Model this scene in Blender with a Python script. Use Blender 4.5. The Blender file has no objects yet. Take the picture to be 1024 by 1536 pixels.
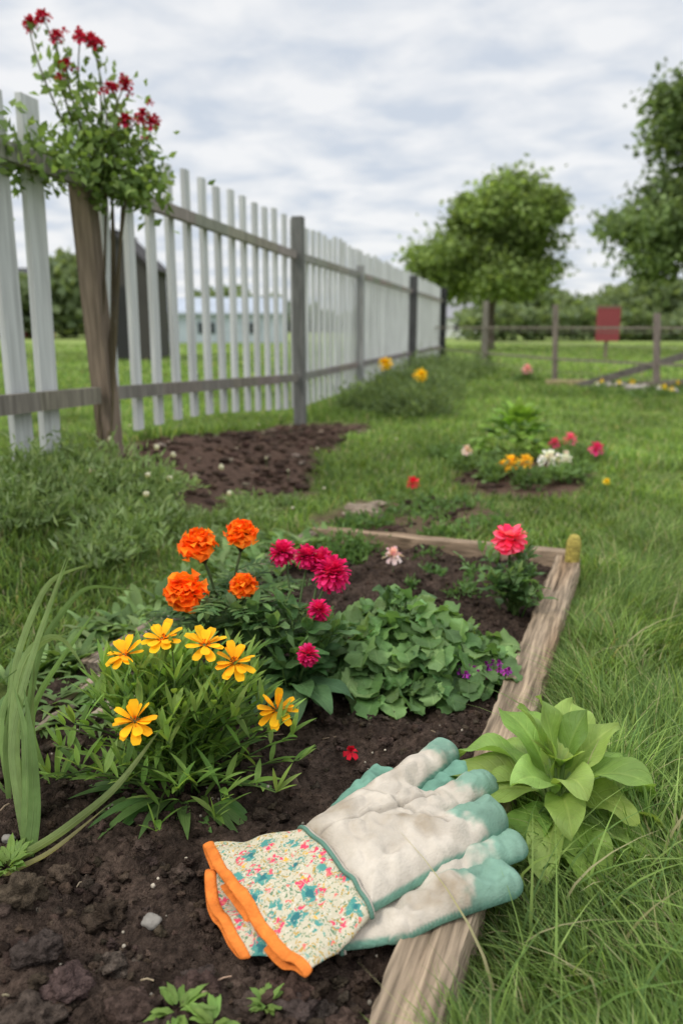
import bpy, math, numpy as np, bmesh
from mathutils import Vector
R=np.random.RandomState(7)
sc=bpy.context.scene
def A(*a): return np.array(a,dtype=float)
Z=A(0,0,1)
def unit(v):
    v=np.asarray(v,float); return v/(np.linalg.norm(v)+1e-12)
def sst(x,a,b):
    t=np.clip((x-a)/(b-a),0,1); return t*t*(3-2*t)
def _h(i,j,k,s):
    n=(i*374761393+j*668265263+k*2147483647+s*974634777)&0xffffffff
    n=((n^(n>>13))*1274126177)&0xffffffff
    return ((n^(n>>16))&0xffff)/65535.0
def vn(x,y,z=0,s=0):
    x=np.asarray(x,float);y=np.asarray(y,float);z=np.zeros_like(x)+z
    xi=np.floor(x).astype(np.int64);yi=np.floor(y).astype(np.int64);zi=np.floor(z).astype(np.int64)
    fx=x-xi;fy=y-yi;fz=z-zi
    fx=fx*fx*(3-2*fx);fy=fy*fy*(3-2*fy);fz=fz*fz*(3-2*fz)
    r=0
    for a in(0,1):
        for b in(0,1):
            for c in(0,1):
                r=r+_h(xi+a,yi+b,zi+c,s)*(fx if a else 1-fx)*(fy if b else 1-fy)*(fz if c else 1-fz)
    return r*2-1
def fbm(x,y,z=0,o=3,s=0):
    r=0;a=1;f=1
    for i in range(o):
        r=r+a*vn(np.asarray(x)*f,np.asarray(y)*f,np.asarray(z)*f,s+i);a*=.5;f*=2.03
    return r
class Geo:
    def __init__(s): s.V=[];s.C=[];s.L=[];s.F=[];s.n=0
    def add(s,V,F,C,lf=None,mat=0):
        V=np.asarray(V,float).reshape(-1,3);n=len(V)
        C=np.asarray(C,float)
        if C.ndim==1: C=np.tile(C,(n,1))
        if lf is None: lf=np.tile([.5,0.,R.rand()],(n,1))
        s.V.append(V);s.C.append(C);s.L.append(lf)
        if not isinstance(F,list) or np.ndim(F[0][0])==0:F=[F]
        for f in F:
            f=np.asarray(f,dtype=np.int64)
            if len(f): s.F.append((f+s.n,mat))
        s.n+=n
    def build(s,name,mats,smooth=True,parent=None,recenter=True):
        V=np.concatenate(s.V);C=np.clip(np.concatenate(s.C),0,1);L=np.concatenate(s.L)
        loops=np.concatenate([f.ravel() for f,m in s.F])
        tot=np.concatenate([np.full(len(f),f.shape[1]) for f,m in s.F])
        mi=np.concatenate([np.full(len(f),m) for f,m in s.F])
        st=np.concatenate([[0],np.cumsum(tot)[:-1]])
        off=A(0,0,0)
        if recenter:
            off=A((V[:,0].min()+V[:,0].max())/2,(V[:,1].min()+V[:,1].max())/2,V[:,2].min())
        me=bpy.data.meshes.new(name)
        me.vertices.add(len(V));me.vertices.foreach_set('co',(V-off).ravel())
        me.loops.add(len(loops));me.loops.foreach_set('vertex_index',loops.astype(np.int32))
        me.polygons.add(len(tot));me.polygons.foreach_set('loop_start',st.astype(np.int32))
        me.polygons.foreach_set('material_index',mi.astype(np.int32))
        me.update(calc_edges=True)
        a=me.attributes.new('Col','FLOAT_COLOR','POINT')
        a.data.foreach_set('color',np.concatenate([C,np.ones((len(C),1))],1).ravel())
        a=me.attributes.new('lf','FLOAT_VECTOR','POINT');a.data.foreach_set('vector',L.ravel())
        for m in mats: me.materials.append(m)
        me.polygons.foreach_set('use_smooth',np.full(len(tot),smooth))
        me.update()
        ob=bpy.data.objects.new(name,me);sc.collection.objects.link(ob);ob.location=off
        if parent: ob.parent=parent
        return ob
def empty(name):
    e=bpy.data.objects.new(name,None);sc.collection.objects.link(e);return e
def jit(c,a=.15): return np.asarray(c)*(1+a*(R.rand()*2-1))*(1+.07*(R.rand(3)*2-1))
# ---------- materials ----------
def newmat(name):
    m=bpy.data.materials.new(name);m.use_nodes=True
    nt=m.node_tree;nt.nodes.clear()
    o=nt.nodes.new('ShaderNodeOutputMaterial');b=nt.nodes.new('ShaderNodeBsdfPrincipled')
    nt.links.new(b.outputs[0],o.inputs[0]);return m,nt,b,o
def N(nt,t,**k):
    n=nt.nodes.new(t)
    for a,v in k.items(): setattr(n,a,v)
    return n
def attr_mat(name,rough=.5,transl=0.,nscale=30,namt=.25,bump=.3,bscale=200,veins=0,stretch=None,spec=.3,bdist=.001,lo=None):
    m,nt,b,o=newmat(name);L=nt.links.new
    at=N(nt,'ShaderNodeAttribute',attribute_name='Col')
    tc=N(nt,'ShaderNodeTexCoord');mp=N(nt,'ShaderNodeMapping');L(tc.outputs['Object'],mp.inputs[0])
    if stretch: mp.inputs['Scale'].default_value=stretch
    nz=N(nt,'ShaderNodeTexNoise');nz.inputs['Scale'].default_value=nscale;nz.inputs['Detail'].default_value=5;L(mp.outputs[0],nz.inputs['Vector'])
    mr=N(nt,'ShaderNodeMapRange');mr.inputs['From Min'].default_value=.3;mr.inputs['From Max'].default_value=.7
    mr.inputs['To Min'].default_value=1-namt;mr.inputs['To Max'].default_value=1+namt;L(nz.outputs[0],mr.inputs[0])
    mx=N(nt,'ShaderNodeVectorMath',operation='SCALE');L(at.outputs['Color'],mx.inputs[0]);L(mr.outputs[0],mx.inputs['Scale'])
    col=mx.outputs[0]
    nb=N(nt,'ShaderNodeTexNoise');nb.inputs['Scale'].default_value=bscale;nb.inputs['Detail'].default_value=4;L(mp.outputs[0],nb.inputs['Vector'])
    hgt=nb.outputs[0]
    if veins:
        al=N(nt,'ShaderNodeAttribute',attribute_name='lf');sp=N(nt,'ShaderNodeSeparateXYZ');L(al.outputs['Vector'],sp.inputs[0])
        ab=N(nt,'ShaderNodeMath',operation='ABSOLUTE');L(sp.outputs[0],ab.inputs[0])
        mid=N(nt,'ShaderNodeMapRange');mid.inputs['From Min'].default_value=.02;mid.inputs['From Max'].default_value=.12;mid.inputs['To Min'].default_value=1;mid.inputs['To Max'].default_value=0;L(ab.outputs[0],mid.inputs[0])
        m1=N(nt,'ShaderNodeMath',operation='MULTIPLY_ADD');L(ab.outputs[0],m1.inputs[0]);m1.inputs[1].default_value=-.3;L(sp.outputs[1],m1.inputs[2])
        m2=N(nt,'ShaderNodeMath',operation='MULTIPLY');L(m1.outputs[0],m2.inputs[0]);m2.inputs[1].default_value=50
        sn=N(nt,'ShaderNodeMath',operation='SINE');L(m2.outputs[0],sn.inputs[0])
        sv=N(nt,'ShaderNodeMapRange');sv.inputs['From Min'].default_value=.75;sv.inputs['From Max'].default_value=1;sv.inputs['To Max'].default_value=.5;L(sn.outputs[0],sv.inputs[0])
        mxv=N(nt,'ShaderNodeMath',operation='MAXIMUM');L(mid.outputs[0],mxv.inputs[0]);L(sv.outputs[0],mxv.inputs[1])
        f=N(nt,'ShaderNodeMath',operation='MULTIPLY');L(mxv.outputs[0],f.inputs[0]);f.inputs[1].default_value=veins
        br=N(nt,'ShaderNodeVectorMath',operation='MULTIPLY_ADD');L(col,br.inputs[0]);br.inputs[1].default_value=(1.5,1.35,1.5);br.inputs[2].default_value=(.02,.02,.01)
        mm=N(nt,'ShaderNodeMix',data_type='RGBA');L(f.outputs[0],mm.inputs[0]);L(col,mm.inputs[6]);L(br.outputs[0],mm.inputs[7]);col=mm.outputs[2]
        sb=N(nt,'ShaderNodeMath',operation='SUBTRACT');L(nb.outputs[0],sb.inputs[0]);L(mxv.outputs[0],sb.inputs[1]);hgt=sb.outputs[0]
    L(col,b.inputs['Base Color']);b.inputs['Roughness'].default_value=rough;b.inputs['Specular IOR Level'].default_value=spec
    if bump:
        bp=N(nt,'ShaderNodeBump');bp.inputs['Strength'].default_value=bump;bp.inputs['Distance'].default_value=bdist
        L(hgt,bp.inputs['Height']);L(bp.outputs[0],b.inputs['Normal'])
    if transl:
        tr=N(nt,'ShaderNodeBsdfTranslucent');g=N(nt,'ShaderNodeVectorMath',operation='MULTIPLY');L(col,g.inputs[0]);g.inputs[1].default_value=(1.65,1.6,.85);L(g.outputs[0],tr.inputs[0])
        ms=N(nt,'ShaderNodeMixShader');ms.inputs[0].default_value=transl;L(b.outputs[0],ms.inputs[1]);L(tr.outputs[0],ms.inputs[2]);L(ms.outputs[0],o.inputs[0])
    return m
M_leaf=attr_mat('leaf',.5,.33,25,.28,.6,150,veins=.5,spec=.25,bdist=.0015)
M_far=attr_mat('foliage',.65,.35,3,.25,0,spec=.2)
M_grass=attr_mat('grass',.6,.38,6,.2,0,spec=.2)
M_petal=attr_mat('petal',.65,.3,80,.15,.3,300,spec=.15)
M_soil=attr_mat('soil',.95,0,140,.55,1,420,spec=.08,bdist=.008)
M_stone=attr_mat('stone',.85,0,60,.3,.6,180,bdist=.002,spec=.15)
M_bark=attr_mat('bark',.9,0,8,.4,.8,20,stretch=(1,1,.2),bdist=.02)
M_wood=attr_mat('weathered_wood',.85,0,210,.5,.9,300,stretch=(.06,1,1),bdist=.003,spec=.12)
M_paint=attr_mat('weathered_paint',.7,0,60,.2,.5,120,stretch=(1,1,.06),bdist=.002)
M_glove=attr_mat('glove_suede',.92,0,35,.12,.7,420,spec=.1,bdist=.0012)
M_wall=attr_mat('wall',.8,0,2,.1,.2,10)
def cuffmat():
    m,nt,b,o=newmat('floral_fabric');L=nt.links.new
    tc=N(nt,'ShaderNodeTexCoord')
    ds=N(nt,'ShaderNodeTexNoise');ds.inputs['Scale'].default_value=190;ds.inputs['Detail'].default_value=3;L(tc.outputs['Object'],ds.inputs['Vector'])
    ad=N(nt,'ShaderNodeVectorMath',operation='MULTIPLY_ADD');L(ds.outputs['Color'],ad.inputs[0]);ad.inputs[1].default_value=(.012,.012,0);L(tc.outputs['Object'],ad.inputs[2])
    def vor(scale,th,off,rn=.7,metric='EUCLIDEAN'):
        mp=N(nt,'ShaderNodeMapping');mp.inputs['Location'].default_value=(off,off*.7,0);mp.inputs['Scale'].default_value=(1,1,0);mp.inputs['Rotation'].default_value=(0,0,.5);L(ad.outputs[0],mp.inputs[0])
        v=N(nt,'ShaderNodeTexVoronoi',distance=metric);v.inputs['Scale'].default_value=scale;v.inputs['Randomness'].default_value=rn;L(mp.outputs[0],v.inputs['Vector'])
        r=N(nt,'ShaderNodeMapRange');r.inputs['From Min'].default_value=th;r.inputs['From Max'].default_value=th+.06;r.inputs['To Min'].default_value=1;r.inputs['To Max'].default_value=0;L(v.outputs['Distance'],r.inputs[0])
        return r.outputs[0],v.outputs['Color']
    def mix(f,a,c):
        x=N(nt,'ShaderNodeMix',data_type='RGBA');L(f,x.inputs[0])
        if isinstance(a,tuple): x.inputs[6].default_value=a
        else: L(a,x.inputs[6])
        if isinstance(c,tuple): x.inputs[7].default_value=c
        else: L(c,x.inputs[7])
        return x.outputs[2]
    def gt(colout,ch,th):
        s=N(nt,'ShaderNodeSeparateColor');L(colout,s.inputs[0]);g=N(nt,'ShaderNodeMath',operation='GREATER_THAN');g.inputs[1].default_value=th;L(s.outputs[ch],g.inputs[0]);return g.outputs[0]
    def mul(a,c):
        x=N(nt,'ShaderNodeMath',operation='MULTIPLY');L(a,x.inputs[0]);L(c,x.inputs[1]);return x.outputs[0]
    c=(.50,.45,.33,1)
    f,vc=vor(420,.36,.1,1);c=mix(mul(f,gt(vc,0,.25)),c,(.13,.21,.12,1))
    f,vc=vor(330,.34,.31,1);c=mix(mul(f,gt(vc,1,.45)),c,(.42,.27,.07,1))
    f,vc=vor(360,.30,.91,1);c=mix(mul(f,gt(vc,1,.6)),c,(.58,.54,.44,1))
    f,vc=vor(55,.42,.53,.9);pk=mul(f,gt(vc,0,.35))
    f,vc=vor(200,.42,.63,1);c=mix(mul(pk,f),c,(.62,.07,.12,1))
    f,vc=vor(110,.20,.13,.9);c=mix(mul(f,gt(vc,0,.6)),c,(.66,.16,.13,1))
    f,vc=vor(100,.18,.43,.9);c=mix(mul(f,gt(vc,1,.6)),c,(.60,.36,.06,1))
    f0,vc0=vor(39,.30,.77,.5);g,vc=vor(210,.60,.83,1)
    c=mix(mul(f0,g),c,(.075,.26,.225,1))
    f,vc=vor(39,.13,.77,.5);c=mix(f,c,(.035,.15,.16,1))
    f,vc=vor(150,.20,.2,1);c=mix(mul(f,gt(vc,2,.6)),c,(.12,.30,.24,1))
    L(c,b.inputs['Base Color']);b.inputs['Roughness'].default_value=.9;b.inputs['Specular IOR Level'].default_value=.1
    w=N(nt,'ShaderNodeTexNoise');w.inputs['Scale'].default_value=600;L(tc.outputs['Object'],w.inputs['Vector'])
    bp=N(nt,'ShaderNodeBump');bp.inputs['Strength'].default_value=.6;bp.inputs['Distance'].default_value=.001;L(w.outputs[0],bp.inputs['Height']);L(bp.outputs[0],b.inputs['Normal'])
    return m
M_cuff=cuffmat()
# ---------- primitives ----------
def prof(shape,t):
    if shape=='lance': w=np.sin(np.pi*np.clip(t,0,1)**.85)**.8
    elif shape=='ellip': w=np.maximum(np.sin(np.pi*np.clip(t,0,1)**.95),0)**.72
    elif shape=='ovate': w=2.05*(t**.6)*((1-t)**.85)
    elif shape=='round': w=np.sqrt(np.clip(1-(2*t-1)**2,0,1))
    elif shape=='scal': w=np.sqrt(np.clip(1-(2*t-1)**2,0,1))*(1+.14*np.sin(t*22+1))+.06
    elif shape=='strap': w=np.minimum(1,.55+t*2)*(1-t**4)
    elif shape=='petal': w=(t**.6)*(1-.5*t**7)*1.05
    elif shape=='point': w=1.7*(t**.7)*((1-t)**.5)
    return np.maximum(w,.05 if shape!='petal' else .2)
def leaf(G,p,d,L,W,col,shape='lance',bend=.5,fold=.25,n=6,roll=0.,wav=0.,nx=1,mat=0,grad=.0):
    d=unit(d);s=np.cross(d,Z)
    if np.linalg.norm(s)<.05: s=A(math.cos(roll*7),math.sin(roll*7),0)
    s=unit(s);u=np.cross(s,d)
    if roll:
        s=s*math.cos(roll)+u*math.sin(roll)
    P=np.array(p,float);D=d.copy();V=[];LF=[];rn=R.rand();ph=R.rand()*6
    js=np.arange(-nx,nx+1)/nx
    for i in range(n+1):
        t=i/n;w=W*.5*prof(shape,np.array(t));u=unit(np.cross(s,D))
        off=np.abs(js)*w*fold+wav*W*.5*np.sin(t*11+ph+js*2.)*np.abs(js)
        V.append(P+np.outer(js*w,s)+np.outer(off,u))
        LF.append(np.stack([js,np.full(len(js),t),np.full(len(js),rn)],1))
        D=unit(D-Z*bend/n);P=P+D*L/n
    V=np.concatenate(V);LF=np.concatenate(LF);k=2*nx+1
    F=[[i*k+j,i*k+j+1,(i+1)*k+j+1,(i+1)*k+j] for i in range(n) for j in range(k-1)]
    C=np.asarray(col)[None]*(1+grad*(LF[:,1:2]-.5))
    G.add(V,F,C,LF,mat)
    return P
def tube(G,pts,r,col,sides=6,mat=0):
    pts=np.asarray(pts,float);m=len(pts);r=np.broadcast_to(np.asarray(r,float),(m,))
    V=[];a=np.arange(sides)*2*np.pi/sides
    T=np.gradient(pts,axis=0);ref=A(1,.13,0) if abs(unit(T[0])[2])>.7 else Z
    for i in range(m):
        t=unit(T[i]);s=unit(np.cross(t,ref));u=np.cross(s,t)
        V.append(pts[i]+r[i]*(np.outer(np.cos(a),s)+np.outer(np.sin(a),u)))
    F=[[i*sides+j,i*sides+(j+1)%sides,(i+1)*sides+(j+1)%sides,(i+1)*sides+j] for i in range(m-1) for j in range(sides)]
    F2=[[ (m-1)*sides+j for j in range(sides)]]
    G.add(np.concatenate(V),[F,F2],col,mat=mat)
def curve(p0,p1,lift=0.,n=6,wob=0.):
    p0=np.asarray(p0,float);p1=np.asarray(p1,float);t=np.linspace(0,1,n)[:,None]
    c=p0*(1-t)+p1*t; c=c+Z*lift*4*t*(1-t)
    if wob: c=c+ (R.rand(3)-.5)*wob*4*t*(1-t)
    return c
def box(G,c,ax,ay,az,col,mat=0):
    c=np.asarray(c,float);V=[]
    for i in(-1,1):
        for j in(-1,1):
            for k in(-1,1): V.append(c+i*np.asarray(ax)+j*np.asarray(ay)+k*np.asarray(az))
    F=[[0,1,3,2],[4,6,7,5],[0,4,5,1],[2,3,7,6],[0,2,6,4],[1,5,7,3]]
    G.add(V,F,col,mat=mat)
def cards(G,P,D,S,L,W,C,mat=0,fold=.3):
    n=len(P);L=np.broadcast_to(L,(n,))[:,None];W=np.broadcast_to(W,(n,))[:,None]
    U=np.cross(S,D)
    v0=P;v1=P+D*L*.45+S*W*.5+U*W*fold*.5;v2=P+D*L-U*L*.1;v3=P+D*L*.45-S*W*.5+U*W*fold*.5
    V=np.stack([v0,v1,v2,v3],1).reshape(-1,3);i=np.arange(n)*4
    F=np.concatenate([np.stack([i,i+1,i+2],1),np.stack([i,i+2,i+3],1)])
    rn=R.rand(n);lf=np.zeros((n*4,3));lf[:,0]=.5;lf[:,2]=np.repeat(rn,4)
    G.add(V,F,np.repeat(C,4,0),lf,mat)
def rdirs(n,up=0.):
    d=R.normal(size=(n,3));d[:,2]+=up;return d/np.linalg.norm(d,axis=1)[:,None]
def perp(D):
    s=np.cross(D,rdirs(len(D)));return s/(np.linalg.norm(s,axis=1)[:,None]+1e-9)
def cvar(cols,n,a=.25):
    cols=np.asarray(cols);c=cols[R.randint(0,len(cols),n)];return c*(1+a*(R.rand(n,1)*2-1))
def bush(G,c,rad,n,size,cols,asp=.4,up=.6,mat=0,clump=8,flat=False):
    c=np.asarray(c);rad=np.asarray(rad)
    cc=rdirs(clump)*R.rand(clump,1)**.4;cc[:,2]=np.abs(cc[:,2])*.8
    k=R.randint(0,clump,n);P=cc[k]*.75+R.normal(size=(n,3))*.22
    P[:,2]=np.abs(P[:,2])
    D=rdirs(n,up)+P*.5;D/=np.linalg.norm(D,axis=1)[:,None]
    s=size*(.6+.8*R.rand(n));cards(G,c+P*rad,D,perp(D),s,s*asp,cvar(cols,n)*(1+.2*(R.rand(clump)[k][:,None]-.5)),mat)
def grass(G,X,Y,Zb,H,W,col,bend=.5,K=4,az=None,spread=1.):
    n=len(X);a=R.rand(n)*2*np.pi if az is None else az+R.normal(size=n)*spread
    b=bend*(.3+1.2*R.rand(n));tw=a+np.pi/2+R.normal(size=n)*.6
    t=np.linspace(0,1,K+1)
    hx=H[:,None]*b[:,None]*t**2;hz=H[:,None]*(t-.3*b[:,None]*t**2.5)
    px=X[:,None]+np.cos(a)[:,None]*hx;py=Y[:,None]+np.sin(a)[:,None]*hx;pz=Zb[:,None]+hz
    w=.5*W[:,None]*np.minimum(1,(1-t)*1.6+.0)
    sx=np.cos(tw)[:,None]*w;sy=np.sin(tw)[:,None]*w
    Lp=np.stack([px-sx,py-sy,pz],2);Rp=np.stack([px+sx,py+sy,pz],2)
    m=2*K+1;V=np.zeros((n,m,3));V[:,0:2*K:2]=Lp[:,:K];V[:,1:2*K:2]=Rp[:,:K];V[:,2*K]=Lp[:,K]
    i=(np.arange(n)*m)[:,None]
    Q=np.concatenate([np.concatenate([i+2*k,i+2*k+1,i+2*k+3,i+2*k+2],1) for k in range(K-1)])
    T=np.concatenate([i+2*K-2,i+2*K-1,i+2*K],1)
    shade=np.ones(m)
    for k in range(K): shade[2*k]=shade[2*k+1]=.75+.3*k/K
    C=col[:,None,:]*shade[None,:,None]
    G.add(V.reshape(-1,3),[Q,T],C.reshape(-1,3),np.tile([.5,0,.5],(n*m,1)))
def ico(sub):
    bm=bmesh.new();bmesh.ops.create_icosphere(bm,subdivisions=sub,radius=1);bm.verts.ensure_lookup_table()
    v=np.array([v.co[:] for v in bm.verts]);f=np.array([[v.index for v in f.verts] for f in bm.faces]);bm.free();return v,f
ICOS={2:ico(2),3:ico(3),4:ico(4)}
def blob(G,c,r,col,rough=.25,mat=0,squash=(1,1,1),sub=2,freq=1.6,o=3):
    I,F=ICOS[sub];s=R.rand(3)*50
    d=1+rough*fbm(I[:,0]*freq+s[0],I[:,1]*freq+s[1],I[:,2]*freq+s[2],o)
    G.add(np.asarray(c)+I*d[:,None]*r*np.asarray(squash),F,col,mat=mat)
def basis(n):
    n=unit(n);s=unit(np.cross(n,A(.3,1,.1)));return n,s,np.cross(n,s)
def pom(G,c,nrm,r,cols,layers=6,cnt=13,pw=.5,shape='petal',wav=.35,mat=1,el0=-.15,el1=1.45,n=4,plen=.9,fold=.35):
    nn,s,u=basis(nrm)
    for k in range(layers):
        f=k/max(1,layers-1);el=el0+(el1-el0)*f;q=max(4,int(cnt*(1-.55*f)))
        for j in range(q):
            a=2*np.pi*(j+.5*(k%2)+.35*R.rand())/q
            o=math.cos(a)*s+math.sin(a)*u
            d=unit(math.cos(el)*o+math.sin(el)*nn)
            col=jit(cols[R.randint(len(cols))],.18)
            leaf(G,np.asarray(c)+o*r*.12+nn*r*.1*f,d,r*plen*(1-.25*f)*(.88+.24*R.rand()),r*pw,col,shape,bend=(.5 if f<.5 else .1),fold=fold,n=n,wav=wav,roll=R.normal()*.25,mat=mat,grad=.15)
def daisy(G,c,nrm,r,col,cen,q=8,mat=1,pw=.55):
    nn,s,u=basis(nrm);c=np.asarray(c)
    a0=R.rand()*6
    for ly in range(2):
        for j in range(q if ly==0 else q-2):
            a=a0+ly*.35+2*np.pi*(j+.2*R.rand())/(q if ly==0 else q-2);o=math.cos(a)*s+math.sin(a)*u
            leaf(G,c+o*r*.10+nn*.0006*ly,unit(o+nn*(.22+.25*ly+.06*R.normal())),r*(1-.22*ly)*(.9+.2*R.rand()),r*pw,jit(col,.08),'petal',bend=.12,fold=.22,n=6,nx=1,roll=R.normal()*.12,mat=mat,grad=.25)
    for j in range(34):
        a=R.rand()*6.28;q2=R.rand()**.5*r*.24;o=math.cos(a)*s+math.sin(a)*u
        leaf(G,c+o*q2,unit(nn+o*.3),r*.2,r*.08,jit(cen,.3),'lance',bend=0,n=2,mat=mat)
def calyx(G,c,nrm,r,col):
    nn=unit(nrm);c=np.asarray(c);tube(G,[c-nn*r*1.3,c-nn*r*.9,c-nn*r*.3,c+nn*r*.05],[r*.1,r*.33,r*.45,r*.55],col,8,0)
# ---------- terrain ----------
def sfence(x,y): return x-(-1.3155+.227*y)
def gz(x,y):
    s=sfence(x,y);a=1-sst(y,2.7,4.7)
    return .15*a*np.where(s>0,1-sst(s,.05,.55),1-sst(-s,1.,5.))
def xr(y): return .048+.375*(y-.505)
def inbed(x,y,m=0.):
    return (x<xr(y)-m)&(y<2.02-.39*(x+.06)-m)&(x>-.06-.42*(2.02-y)+m)
def soilmask(x,y):
    s=sfence(x,y);n=vn(x*9,y*9,0,3)*.05+vn(x*25,y*25,0,4)*.03
    wd=.40+.16*(1-sst(y,2.7,3.4))
    a=sst(s+n,-.12,-.04)*(1-sst(s+n,wd,wd+.08))*sst(y+n,2.18,2.32)*(1-sst(y,4.5,5.0))
    e1=1-sst(np.hypot((x-.22)/.30,(y-2.32)/.26)+n*3,.85,1.1)
    e2=1-sst(np.hypot((x-.70-.3*(y-3.))/.26,(y-3.0)/.40)+n*3,.85,1.1)
    return np.maximum(np.maximum(a,e1*.9),e2)
xs=np.concatenate([-np.geomspace(2.6,400,30)[::-1],np.arange(-2.55,3.2,.03),np.geomspace(3.22,400,30)])
ys=np.concatenate([np.arange(-30,0,3.),np.arange(0,5.5,.03),np.geomspace(5.53,600,60)])
X,Y=np.meshgrid(xs,ys)
Zg=gz(X,Y)+.012*vn(X*4,Y*4,0,9)*(np.abs(X)<4)
b=inbed(X,Y,-.01);Zg=np.where(b,-.05,Zg-.012)
sm=soilmask(X,Y);sm=np.where(b,1,sm)
Zg=Zg+np.where((sm>.3)&~b,.010*fbm(X*16,Y*16,0,2,77),0)
n1=fbm(X*1.5,Y*1.5,0,4,20)[...,None]
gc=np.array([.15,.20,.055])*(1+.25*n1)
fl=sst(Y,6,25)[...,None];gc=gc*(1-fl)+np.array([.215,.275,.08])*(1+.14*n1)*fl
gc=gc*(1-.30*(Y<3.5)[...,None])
so=np.array([.080,.050,.036])*(1+.3*n1)
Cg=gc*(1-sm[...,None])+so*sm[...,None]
ny,nx_=X.shape;i=np.arange(ny-1)[:,None]*nx_+np.arange(nx_-1)[None]
F=np.stack([i,i+1,i+nx_+1,i+nx_],-1).reshape(-1,4)
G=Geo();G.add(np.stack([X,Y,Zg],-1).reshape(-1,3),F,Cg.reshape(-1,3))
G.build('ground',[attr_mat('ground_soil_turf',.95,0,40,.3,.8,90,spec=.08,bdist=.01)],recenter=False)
def zs(x,y):
    return .010*fbm(x*9,y*9,0,2,1)+.010*fbm(x*26,y*26,0,2,5)+.008*np.abs(fbm(x*70,y*70,0,3,8))
xs=np.arange(-1.0,.62,.0038);ys=np.arange(.25,2.2,.0038);X,Y=np.meshgrid(xs,ys)
Zs=zs(X,Y)+.0030*vn(X*210,Y*210,0,15);n=fbm(X*30,Y*30,0,3,11)[...,None]
C=np.array([.066,.046,.035])*(1+.45*n)
ny,nx_=X.shape;i=(np.arange(ny-1)[:,None]*nx_+np.arange(nx_-1)[None])
keep=inbed(X,Y,-.012)[:-1,:-1]
F=np.stack([i,i+1,i+nx_+1,i+nx_],-1)[keep]
G=Geo();G.add(np.stack([X,Y,Zs],-1).reshape(-1,3),F,C.reshape(-1,3))
G.build('garden_bed_soil',[M_soil],recenter=False)
G=Geo()
n=11000;x=R.uniform(-.75,.6,n);y=.42+1.6*R.rand(n)**1.7
zz=zs(x,y);ok=inbed(x,y,.03)
for a,bq,z0,o_ in zip(x,y,zz,ok):
    if not o_: continue
    r=.0013+.0055*R.rand()**2.8
    blob(G,(a,bq,z0+r*.35),r,jit(A(.068,.048,.036),.5),.65,squash=(1,.9,.8),freq=2.2)
for k in range(230):
    bq=.42+.9*R.rand()**1.6;a=R.uniform(-.5,.12)
    if not inbed(np.array(a),np.array(bq),.04): continue
    r=.005+.012*R.rand()**2.0*(1 if bq<.68 else .5)
    blob(G,(a,bq,float(zs(a,bq))+r*.25),r,jit(A(.070,.049,.037),.25),.6,squash=(1.1,.95,.75),sub=4 if bq<.8 else 3,freq=2.0,o=5)
for (a,bq,r) in [(-.235,.565,.019),(-.27,.60,.017),(-.20,.60,.013),(-.25,.535,.02),(-.12,.565,.012),(-.165,.71,.010),(-.21,.75,.010),(-.28,.70,.012),(-.04,.535,.014),(-.012,.55,.011),(-.072,.545,.015),(.0,.53,.011),(-.17,.54,.018)]:
    blob(G,(a,bq,float(zs(a,bq))+r*.2),r,jit(A(.09,.066,.052),.2),.5,squash=(1.1,.9,.7),sub=4,freq=2.0,o=5)
G.build('soil_clods',[M_soil],recenter=False)
G=Geo()
for (a,bq,r,c) in [(-.18,.648,.0085,.20),(-.225,.565,.005,.3),(-.36,.76,.006,.2),(-.33,.74,.004,.2)]:
    blob(G,(a,bq,float(zs(a,bq))+r*.7),r,A(c,c*.92,c*.8),.22,squash=(1.1,.95,.8),sub=4,freq=1.2)
for _ in range(170):
    a=R.uniform(-.5,.3);bq=R.uniform(.5,1.3)
    if inbed(a,bq,.04): blob(G,(a,bq,float(zs(a,bq))+.003),.001+.0013*R.rand(),A(.32,.28,.22)*(.5+R.rand()),.2)
G.build('pebbles',[M_stone],recenter=False)
G=Geo()
for k in range(900):
    yy=R.uniform(2.2,4.7);xx=-1.3155+.227*yy+R.uniform(-.05,.58)
    if soilmask(np.array(xx),np.array(yy))<.5: continue
    z=float(gz(np.array(xx),np.array(yy)));r=.005+.012*R.rand()**2
    blob(G,(xx,yy,z-.005),r,jit(A(.095,.062,.045) if R.rand()<.94 else A(.30,.24,.18),.45),.5,squash=(1.3,1.1,.6))
for k in range(260):
    yy=R.uniform(2.1,3.4);xx=.05+R.rand()*.25+.38*(yy-2.1)
    if soilmask(np.array(xx),np.array(yy))<.5: continue
    r=.005+.012*R.rand()**2;blob(G,(xx,yy,-.006),r,jit(A(.09,.06,.045),.4),.5,squash=(1.3,.9,.6))
G.build('mulch',[M_soil],recenter=False)
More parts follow.
